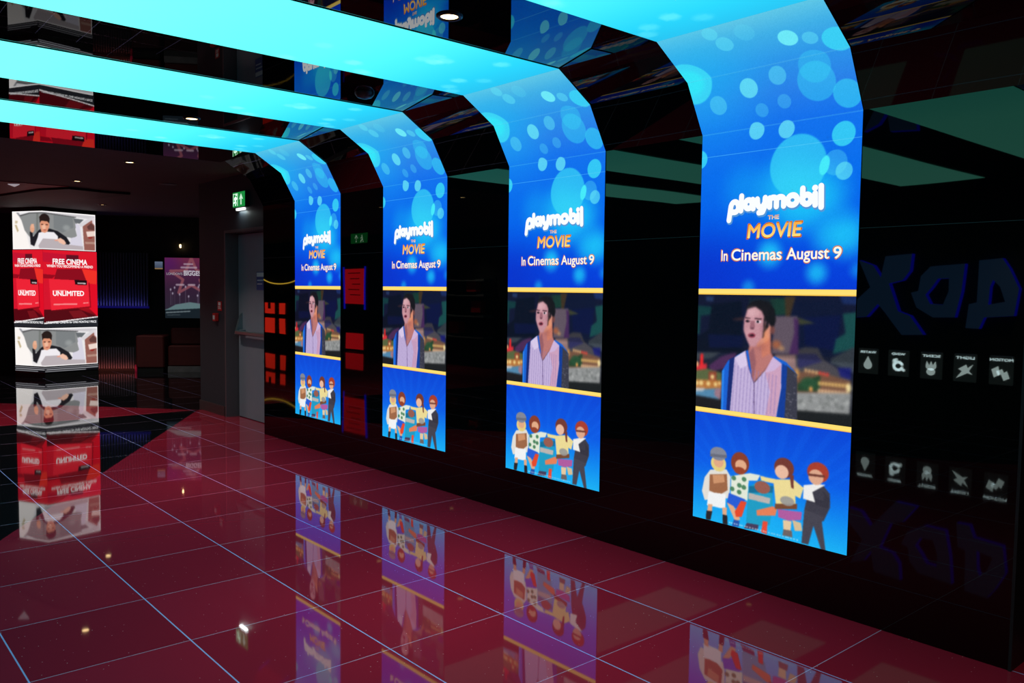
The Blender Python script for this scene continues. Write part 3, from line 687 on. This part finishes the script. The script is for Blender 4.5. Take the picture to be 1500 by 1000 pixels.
# ------------------------------------------------------------------ digital poster column
def bed_picture():
    """a person lying in bed seen from above"""
    c = Canvas(220, 100, 1500, 750)
    def P(pts, col, al=1.0): c.poly([((x - 70) * 1500 / 1300, (700 - y) * 750 / 600) for x, y in pts], col, al)
    def E(x, y, rx, ry, col, al=1.0, soft=0.0): c.ell((x - 70) * 1500 / 1300, (700 - y) * 750 / 600, rx * 1.15, ry * 1.25, col, al, soft)
    c.vgrad([(0, (236, 232, 232)), (750, (232, 230, 232))])
    P([(70, 90), (140, 110), (260, 330), (340, 700), (70, 700)], (252, 246, 242))
    P([(560, 60), (1380, 130), (1380, 180), (560, 130)], (206, 202, 206)); P([(130, 110), (160, 105), (200, 160), (180, 180)], (150, 150, 156))
    P([(180, 175), (320, 140), (520, 130), (700, 145), (1020, 160), (1070, 250), (1040, 350), (1065, 460), (1000, 500), (860, 480), (620, 440), (420, 470), (330, 500), (260, 400), (215, 240)], (140, 142, 142))
    P([(180, 160), (340, 120), (560, 120), (1060, 155), (1050, 170), (560, 140), (340, 140), (200, 180)], (92, 92, 94))
    P([(700, 150), (1000, 165), (1010, 330), (830, 420), (700, 360)], (124, 128, 130)); E(900, 340, 90, 70, (160, 164, 164), .7, .8); P([(440, 140), (470, 140), (460, 420), (430, 440)], (112, 116, 112), .8)
    P([(1010, 180), (1180, 190), (1110, 260), (1040, 250)], (104, 108, 112)); P([(1040, 260), (1110, 280), (1150, 560), (1160, 620), (950, 640), (960, 500), (1065, 470)], (216, 212, 226))
    P([(1100, 270), (1300, 140), (1370, 140), (1370, 180), (1180, 290), (1130, 310)], (216, 212, 216)); P([(1160, 300), (1310, 190), (1380, 250), (1380, 710), (1180, 690)], (150, 96, 86))
    P([(1230, 300), (1300, 235), (1370, 300), (1370, 350), (1250, 345)], (98, 60, 56)); P([(1215, 380), (1380, 360), (1380, 440), (1235, 465)], (238, 216, 206)); P([(1240, 465), (1330, 455), (1300, 490), (1260, 490)], (150, 46, 40)); P([(1190, 545), (1380, 540), (1380, 575), (1200, 580)], (180, 140, 126)); P([(1320, 150), (1380, 160), (1380, 290), (1320, 230)], (228, 216, 222))
    P([(120, 240), (160, 250), (150, 290), (115, 290)], (206, 190, 160)); P([(110, 310), (140, 310), (170, 400), (150, 430)], (196, 178, 140))
    P([(335, 420), (375, 430), (385, 500), (470, 400), (500, 380), (640, 370), (760, 400), (900, 490), (955, 580), (900, 640), (800, 610), (760, 560), (450, 520), (400, 650), (345, 620)], (30, 30, 36))
    P([(470, 440), (560, 420), (700, 420), (760, 480), (760, 540), (540, 560), (450, 640), (440, 560)], (240, 236, 240)); P([(530, 530), (720, 530), (860, 600), (1160, 620), (1170, 700), (480, 700), (460, 640)], (186, 176, 180))
    E(560, 215, 76, 72, (34, 24, 24)); P([(490, 260), (500, 250), (630, 250), (630, 340), (600, 420), (560, 440), (510, 430), (490, 340)], (222, 150, 118)); E(548, 350, 42, 60, (244, 196, 168), .8, .6)
    P([(480, 190), (560, 150), (640, 210), (630, 290), (600, 260), (510, 255), (490, 290)], (40, 28, 26)); P([(508, 305), (540, 305), (540, 318), (508, 318)], (80, 44, 36)); P([(575, 305), (610, 305), (610, 318), (575, 318)], (80, 44, 36)); P([(535, 388), (590, 388), (575, 402), (545, 402)], (176, 84, 76))
    E(375, 370, 33, 66, (226, 164, 132)); P([(360, 300), (400, 300), (405, 360), (360, 360)], (232, 176, 146)); P([(745, 530), (800, 505), (860, 540), (890, 590), (850, 610), (780, 580)], (240, 190, 166)); P([(700, 545), (750, 530), (760, 560), (720, 560)], (228, 160, 140))
    a = c.a; 
    for x0, x1, y0, y1 in [(0, 1500, 0, 22), (0, 1500, 728, 750), (0, 14, 0, 750), (1486, 1500, 0, 750)]: c.poly([(x0, y0), (x1, y0), (x1, y1), (x0, y1)], (255, 252, 252))
    return c.blur(2, 2).img()

def red_picture():
    c = Canvas(110, 136, 700, 900)
    def P(pts, col, al=1.0): c.poly([(x - 425, 910 - y) for x, y in pts], col, al)
    c.vgrad([(0, (70, 10, 18)), (150, (120, 14, 22)), (300, (214, 18, 36)), (900, (222, 24, 44))])
    P([(425, 40), (760, 60), (720, 160), (425, 150)], (196, 20, 48)); P([(720, 60), (880, 60), (880, 130), (720, 130)], (96, 18, 34)); P([(600, 230), (920, 220), (980, 360), (560, 350)], (140, 14, 30)); P([(920, 220), (1120, 240), (1110, 400), (990, 390)], (240, 50, 40)); P([(425, 290), (580, 300), (540, 340), (425, 340)], (150, 12, 30))
    P([(1000, 400), (1125, 400), (1125, 790), (1010, 690)], (226, 14, 38)); P([(425, 380), (500, 350), (520, 700), (425, 700)], (214, 20, 44))
    P([(430, 700), (860, 690), (1125, 790), (1125, 800), (430, 870)], (84, 8, 18)); P([(740, 720), (900, 710), (1000, 790), (800, 800)], (128, 22, 30), .8)
    P([(510, 360), (1020, 380), (1035, 680), (530, 720)], (120, 6, 20), .6)
    P([(497, 345), (1002, 360), (1018, 665), (518, 708)], (238, 36, 54)); P([(820, 350), (985, 356), (985, 412), (830, 408)], (30, 12, 18)); P([(860, 382), (970, 386), (970, 400), (860, 396)], (200, 190, 190))
    for x0, x1, y0, y1 in [(540, 715, 476, 488), (550, 850, 632, 648), (930, 1000, 620, 632)]: P([(x0, y0), (x1, y0 - 4), (x1, y1 - 4), (x0, y1)], (250, 160, 160), .8)
    # black foot band under a white rule
    P([(425, 862), (1125, 795), (1125, 1010), (425, 1010)], (36, 38, 44)); P([(425, 852), (1125, 785), (1125, 797), (425, 866)], (248, 240, 240))
    return c.img()

KC, KR, KL = Vector((3.06, 14.88, 0)), Vector((3.90, 15.08, 0)), Vector((2.75, 15.47, 0))
col = thing('poster_column', 'tall angular column of lit posters, red between two bed photographs', 'advertising column', tuple(KC))
def kl(v): return v - KC
ring = [kl(KC), kl(KR), kl(Vector((3.72, 15.55, 0))), kl(Vector((3.05, 15.9, 0))), kl(KL)]
cen = sum(ring, Vector()) / 5
def scaled(k): return [tuple((cen + (p - cen) * k).xy) for p in ring]
MB().prism(scaled(0.985), .07, 2.66).build('body', MAT['housing'], col)
MB().prism(scaled(1.0), 0, .07).build('plinth', MAT['black'], col)
MB().prism(scaled(1.01), 2.66, 2.7195).build('cap', MAT['black'], col)
FR = Frame((0, 0, 0), kl(KR), (0, 0, 1)); FLf = Frame(kl(KL), -kl(KL), (0, 0, 1))
LR, LL = kl(KR).length, kl(KL).length
bed = bed_picture(); cut = .345
def bent(name, z0, z1):
    def fn(fx, fy):
        z = (z0 + (z1 - z0) * fy)[:, None] * np.array([0, 0, 1])
        tl = np.clip(fx / cut, 0, 1)[:, None]; tr = np.clip((fx - cut) / (1 - cut), 0, 1)[:, None]
        return z + np.array(kl(KL)) * (1 - tl) * .985 + np.array(kl(KR)) * tr * .985
    return grid_mesh(name, bed, fn, MAT['kiosk'], col)
bent('photo_panel', 2.055, 2.657); bent('photo_panel', .188, .80)
red = red_picture()
for fr, L in ((FLf, LL), (FR, LR)):
    p = flat_grid('poster_panel', red, fr, .0, L, .81, 2.045, 0.001, MAT['kiosk'], col)
    def bx(x0, x1, y0, y1): return (L * (x0 - 425) / 700, L * (x1 - 425) / 700, 2.045 - 1.235 * (y1 - 40) / 870 * .98, 2.045 - 1.235 * (y0 - 40) / 870 * .98)
    for nm, body, b, off in [('headline', 'FREE CINEMA', (545, 995, 135, 200), .03), ('headline', 'WHEN YOU RECOMMEND A FRIEND', (470, 1070, 205, 236), .02), ('card_lettering', 'UNLIMITED', (540, 945, 505, 565), .03)]:
        text(nm, body, fr, *bx(*b), .003, MAT['kiosk'], p, ((255, 250, 250), (255, 250, 250)), off)
    sl = 67 / 700 * 1.19 / 870 * 700 / L
    q = text('strapline', 'UNLIMITED CINEMA for ONE MONTHLY PRICE', Frame(fr.o, fr.r, fr.u), L * .04, L * .97, .872, .910, .003, MAT['kiosk'], p, ((240, 240, 242), (240, 240, 242)), .03)
    # rows of small print at the foot
    c = Canvas(120, 14, 1, 1).vgrad([(0, (12, 12, 16)), (1, (12, 12, 16))])
    for r_ in range(3):
        y = .2 + r_ * .3; x = .04
        while x < (.96 if r_ else .72):
            w = random.uniform(.008, .04); c.line([(x, y), (min(x + w, .97), y)], .11, (150, 150, 156)); x += w + .02
    flat_grid('small_print', c.img(), fr, 0, L, .09, .178, .001, MAT['kiosk'], col)

# ------------------------------------------------------------------ lounge at the back
BG = Vector((4.1, 15.6, 0)); BA = math.atan2(-.53, .85)
def bgthing(name, label, cat, s, d, z=0.0):
    v = BG + Vector((math.cos(BA), math.sin(BA), 0)) * s + Vector((-math.sin(BA), math.cos(BA), 0)) * d
    return thing(name, label, cat, (v.x, v.y, z), BA)
w = struct(MB().box(-1.8, 3.3, .30, .45, 0, 2.7195).build('wall_rear', MAT['black'], None, tuple(BG))); w.rotation_euler.z = BA
FB = Frame((0, 0, 0), (1, 0, 0), (0, 0, 1))
ps = bgthing('star_poster', 'dim purple poster with a star outline and dome, behind the dark pier', 'poster', 1.0, .2, .93)
MB().box(-.015, .92, 0, .098, -.015, 1.09).build('light_box', MAT['black'], ps)
c = Canvas(120, 140, 1.08, 1.26)
c.vgrad([(0, (26, 34, 40)), (.16, (30, 38, 46)), (.2, (50, 42, 58)), (.6, (58, 36, 60)), (.95, (84, 38, 74)), (1.26, (118, 44, 76))])
c.ell(.1, 1.15, .35, .35, (84, 26, 110), .6, 1.0)
star = [(.54 + (.42 if k % 2 == 0 else .17) * math.sin(k * math.pi / 5) * 1.05, .86 + (.40 if k % 2 == 0 else .17) * math.cos(k * math.pi / 5)) for k in range(11)]
c.line(star, .055, (150, 84, 96), .9)
c.poly([(.06, .20), (.22, .29), (.5, .34), (.72, .31), (1.0, .22), (1.08, .26), (1.08, .0), (0, 0), (0, .18)], (104, 132, 136)); c.poly([(0, 0), (1.08, 0), (1.08, .235), (0, .17)], (28, 38, 46))
for x, h_ in [(.12, .6), (.16, .52), (.2, .64), (.3, .5), (.42, .66), (.48, .46), (.68, .66), (.66, .48), (.83, .5), (.95, .6)]:
    c.line([(x, .28), (x, h_)], .008, (120, 110, 130), .7); c.ell(x, h_, .02, .035, (190, 180, 200), .9, .6)
c.line([(0.03, .12), (.5, .15)], .025, (150, 165, 170), .7); c.line([(0.05, .07), (.3, .075)], .014, (110, 125, 130), .6)
for x, y, w_ in ((.40, 1.13, .16), (.34, 1.06, .30), (.40, .985, .18), (.24, .80 - .10, .14), (.48, .70, .12), (.70, .70, .14)):
    c.line([(x, y), (x + w_, y)], .038, (190, 170, 185), .75)
c.blur(2, 1)
pic = flat_grid('picture', c.img(), FB, 0, .905, 0, 1.07, .001, MAT['poster'], ps)
def ptx(body, x0, x1, y0, y1, col, off): text('lettering', body, FB, x0, x1, y0, y1, .002, MAT['poster'], pic, (col, col), off)
ptx("LONDON'S", .03, .30, .765, .81, (170, 160, 172), .02); ptx('BIGGEST', .32, .665, .755, .845, (200, 192, 204), .04); ptx('CINEMA', .70, .895, .765, .81, (170, 160, 172), .02)
sc_ = bgthing('slatted_screen', 'blue-grey vertical slatted wall screen right of the poster column', 'wall screen', -.55, .12, 1.12)
MB().box(0, 1.29, .05, .10, 0, .95).build('backing', MAT['black'], sc_)
sl = MB()
for k in range(27): sl.box(.012 + k * .048, .012 + k * .048 + .022, .0, .0495, .02, .95)
sl.build('slats', MAT['slat'], sc_)
MB().box(0, 1.29, .0, .0495, -.02, .019).build('uplight_strip', MAT['blueglow'], sc_)
l = bpy.data.lights.new('lamp', 'AREA'); l.shape = 'RECTANGLE'; l.size = 1.2; l.size_y = .04; l.energy = 0.9; l.color = (.22, .2, 1)
lo = bpy.data.objects.new('lamp', l); COL.objects.link(lo); lo.parent = sc_; lo.location = (.65, -.06, .03); lo.rotation_euler = (math.radians(160), 0, 0)
sn = bgthing('small_sign', 'small pale lit sign left of the star poster', 'sign', .835, .18, 1.79)
MB().box(0, .14, 0, .118, 0, .14).build('case', MAT['black'], sn)
flat_grid('face', Canvas(6, 12, 1, 1).vgrad([(0, (170, 130, 80)), (.15, (150, 120, 80)), (.2, (70, 82, 104)), (1, (110, 124, 150))]).img(), FB, .004, .136, .004, .136, .001, MAT['poster'], sn)
vn = bgthing('ribbed_bench', 'low ribbed bench front glowing dull red beside the column base', 'bench', -.18, -.02, 0)
MB().box(0, .75, .02, .30, .0, .44).build('body', MAT['black'], vn)
sl = MB()
for k in range(18): sl.box(.004 + k * .04, .004 + k * .04 + .02, 0, .0195, .05, .42)
sl.build('ribs', MAT['slat'], vn)
MB().box(.73, .76, -.05, -.02, .0, .12).build('light_strip', MAT['pinkled'], vn)
l = bpy.data.lights.new('lamp', 'AREA'); l.shape = 'RECTANGLE'; l.size = .7; l.size_y = .04; l.energy = 0.5; l.color = (1, .18, .12)
lo = bpy.data.objects.new('lamp', l); COL.objects.link(lo); lo.parent = vn; lo.location = (.37, -.09, .06); lo.rotation_euler = (math.radians(115), 0, 0)
bx_ = bgthing('cube_seat', 'dark red upholstered block seat left of the star poster', 'seat', .62, -.25, 0)
MB().bevbox(0, .46, 0, .46, .08, .64, .02).build('cushion', MAT['redbox'], bx_)
MB().box(.02, .44, .02, .44, 0, .0795).build('base', MAT['black'], bx_)
sf = bgthing('low_sofa', 'low dark red sofa under the star poster', 'sofa', 1.12, -.15, 0)
MB().bevbox(0, 1.0, 0, .33, .10, .46, .02).build('seat', MAT['redbox'], sf)
MB().bevbox(0, 1.0, .22, .33, .465, .76, .02).build('backrest', MAT['redbox'], sf)
MB().box(.0, 1.0, -.02, .30, 0, .0995).build('plinth', MAT['plinth'], sf)
fl_ = bgthing('wall_spotlight', 'tiny lit wall spotlight above the star poster', 'wall light', 1.26, .24, 2.18)
MB().lathe([(.0005, 0), (.011, 0), (.016, .05), (.0005, .06)], 0, 0, 16).build('lens', MAT['lens'], fl_)
MB().box(-.012, .012, .01, .0595, .0605, .08).build('bracket', MAT['black'], fl_)

# ------------------------------------------------------------------ what the black glass mirrors: the left side of the hall
FW = Frame((0, 0, 0), (0, 1, 0), (0, 0, 1))        # faces that look to +X
sg = thing('wall_sign', 'large slate-blue letters with blue lit edges, mirrored in the black glass at the right', 'wall sign', (-2.999, 3.28, 1.10))
SIGN = {
 '4': ([(0.406, 0.803), (0.169, 0.827), (0.093, 0.708), (-0.005, 0.494), (0.035, 0.191), (0.341, 0.162), (0.391, 0.03), (0.533, 0.034), (0.507, 0.309), (0.423, 0.331)],
       [(0.258, 0.588), (0.186, 0.513), (0.13, 0.346), (0.301, 0.309), (0.288, 0.512)]),
 'D': ([(0.936, 0.73), (0.555, 0.765), (0.589, 0.45), (0.654, 0.152), (0.892, 0.145), (1.081, 0.256), (1.15, 0.425), (1.068, 0.447), (1.044, 0.616)],
       [(0.85, 0.59), (0.728, 0.598), (0.729, 0.449), (0.788, 0.294), (0.929, 0.301), (0.984, 0.405), (0.916, 0.49)]),
 'X': ([(1.78, 0.819), (1.607, 0.75), (1.513, 0.607), (1.468, 0.857), (1.152, 0.881), (1.171, 0.68), (1.251, 0.57), (1.411, 0.531), (1.29, 0.208), (1.15, 0.158), (0.989, -0.063), (1.236, -0.074), (1.441, 0.183), (1.534, 0.29), (1.662, 0.132), (1.822, 0.116), (1.84, 0.284), (1.631, 0.487)], None)}
def ring_walls(b, pts, d0, d1, inward):
    n = len(pts)
    for k in range(n):
        (ax, ay), (bx, by) = pts[k], pts[(k + 1) % n]
        b.add([(d0, ax, ay), (d0, bx, by), (d1, bx, by), (d1, ax, ay)], [(0, 1, 2, 3)], 1)
for ch, (outer, hole) in SIGN.items():
    b = MB()
    loops = [[Vector((.085, y, z)) for y, z in outer]] + ([[Vector((.085, y, z)) for y, z in hole]] if hole else [])
    flat = sum(loops, [])
    from mathutils.geometry import tessellate_polygon
    b.add(flat, [tuple(t) for t in tessellate_polygon(loops)], 0)
    ring_walls(b, outer, 0.0, .085, False)
    if hole: ring_walls(b, hole, 0.0, .085, True)
    b.build('letter', [MAT['signface'], MAT['signblue']], sg)
def icon(k, y, cap, plist, lines, lab):
    t = thing('lit_icon', lab, 'icon sign', (-2.999, y, .50), 0, 'row of lit white icons under the wall letters')
    MB().bevbox(0, .02, -.125, .125, 0, .33, .01).build('tile', MAT['icontile'], t)
    f = Frame((.0205, 0, 0), (0, 1, 0), (0, 0, 1))
    if plist: polys('pictogram', plist, f, .0005, MAT['iconlit'], t)
    if lines: strokes('pictogram', lines, .018, f, .0008, MAT['iconlit'], t, None)
    text('caption', cap, f, -.02 * len(cap), .02 * len(cap), .268, .298, .0006, MAT['iconlit'], t, None, .02)
icon(0, 3.44, 'MOTION', [[(-.09, .08), (-.03, .05), (.0, .12), (-.06, .16)], [(.01, .12), (.07, .08), (.10, .17), (.03, .21)], [(-.03, .14), (.03, .10), (.05, .15), (-.01, .18)]], None, 'lit icon of two tilted seats, rightmost of the mirrored icon row')
icon(1, 3.82, 'LIGHT', [[(-.09, .21), (-.045, .13), (-.085, .09), (-.03, .105), (.09, .04), (.03, .125), (.07, .15), (-.015, .205), (-.03, .165)]], None, 'lit lightning flash icon, second from the right in the mirrored icon row')
icon(2, 4.19, 'SCENT', [arc(0, .09, .05, .045, 0, 360, 16), arc(0, .16, .06, .055, 180, 360, 12) + [(.05, .22), (.02, .17), (0, .22), (-.02, .17), (-.05, .22)]], None, 'lit flower icon, middle one of the mirrored icon row')
icon(3, 4.57, 'WIND', None, [arc(0, .13, .05, .05, 200, 520, 16), [(.05, .13), (.05, .20), (.02, .21)], [(-.035, .095), (-.07, .08)]], 'lit swirl icon, second from the left in the mirrored icon row')
icon(4, 4.94, 'WATER', [[(0, .23), (-.05, .13)] + arc(0, .11, .052, .05, 170, 370, 14) + [(.05, .13)]], None, 'lit water drop icon, beside the largest arch in the mirrored icon row')

tm = thing('ticket_machine', 'tall red-lit ticket machine with blue edges, mirrored between the two farthest arches', 'ticket machine', (-2.97, 17.45, 0))
MB().bevbox(-.028, -.002, -.62, .62, 0, 2.2, .006).build('back_board', MAT['black'], tm)
MB().box(-.001, .02, -.44, .44, 1.13, 1.97).build('screen', MAT['crimson'], tm)
MB().box(-.001, .02, -.36, .36, .05, .42).build('lower_panel', MAT['crimson'], tm)
MB().prism([(-.46, 1.0), (-.50, 2.02), (-.53, 2.02), (-.49, 1.0)], 0, .03, 'x').build('neon_edge', MAT['blueneon'], tm)
MB().prism([(.46, 1.0), (.50, 2.02), (.53, 2.02), (.49, 1.0)], 0, .03, 'x').build('neon_edge', MAT['blueneon'], tm)
b = MB()
for k in range(5): b.box(.0205, .022, -.3 + .04 * (k % 2), .3 - .1 * (k % 3), 1.86 - k * .13, 1.88 - k * .13)
b.build('print', MAT['red'], tm)
ct = thing('snack_counter', 'red-lit counter with a yellow rope light, mirrored left of the farthest arch', 'counter', (-2.97, 20.4, 0))
MB().box(-.028, .30, 0, 2.4, 0, 1.1).build('counter_body', MAT['black'], ct)
for y, wy in ((.20, .28), (.78, .62), (1.72, .45)):
    for z0_, z1_ in ((.28, .68), (.80, 1.09)):
        MB().box(.3005, .315, y, y + wy, z0_, z1_).build('lit_panel', MAT['redlit'], ct)
MB().box(.3155, .33, 1.0, 1.16, .93, 1.09).build('card_slot', MAT['black'], ct)
MB().tube([(.03, k * .1, 1.60 + .16 * ((k - 11) / 12) ** 2) for k in range(25)], .014).build('rope_light', MAT['yellowrope'], ct)
MB().box(-.028, .015, 0, 2.4, 1.15, 2.3).build('back_panel', MAT['black'], ct)
for y, z in ((.3, 1.3), (.9, 1.35), (1.6, 1.3)): MB().box(.0155, .028, y, y + .22, z, z + .14).build('menu_card', MAT['greyunit'], ct)
su = thing('display_shelf', 'grey curved shelf with red goods, mirrored between the second and third arches', 'shelf', (-2.97, 13.0, 0))
MB().box(-.028, .0, -.7, .7, 0, 1.75).build('back_board', MAT['black'], su)
for z in (.55, .95, 1.35, 1.65): MB().prism([(-.65, z), (.65, z), (.65, z + .05), (.3, z + .02), (-.3, z + .02), (-.65, z + .05)], .001, .25, 'x').build('shelf', MAT['greyunit'], su)
for k, (y, z) in enumerate([(-.45, 1.0), (.2, .6), (-.3, 1.4)]): MB().bevbox(.03, .18, y, y + .3, z + .03, z + .26, .01).build('goods_box', MAT['red'], su)
hs = thing('hanging_exit_sign', 'green exit sign on the ceiling, mirrored high between the two farthest arches', 'exit sign', (-0.6, 13.2, 2.30))
MB().bevbox(0, .04, -.30, .30, 0, .20, .006).build('case', MAT['black'], hs)
MB().box(.0405, .043, -.29, .29, .01, .19).build('face', MAT['exitgreen'], hs)
for nm, ln in (('arrow', [[(.1, .04), (.1, .15)], [(.06, .11), (.1, .155), (.14, .11)]]), ('running_figure', [[(-.14, .035), (-.11, .08), (-.10, .12), (-.06, .10)], [(-.11, .08), (-.07, .06), (-.06, .03)], [(-.10, .12), (-.093, .152)]])):
    strokes(nm, ln, .012, Frame((.0435, 0, 0), (0, 1, 0), (0, 0, 1)), .0005, MAT['exitwhite'], hs, None)
for y in (-.2, .2): MB().box(.015, .025, y - .005, y + .005, .2005, .4195).build('hanger', MAT['steel'], hs)
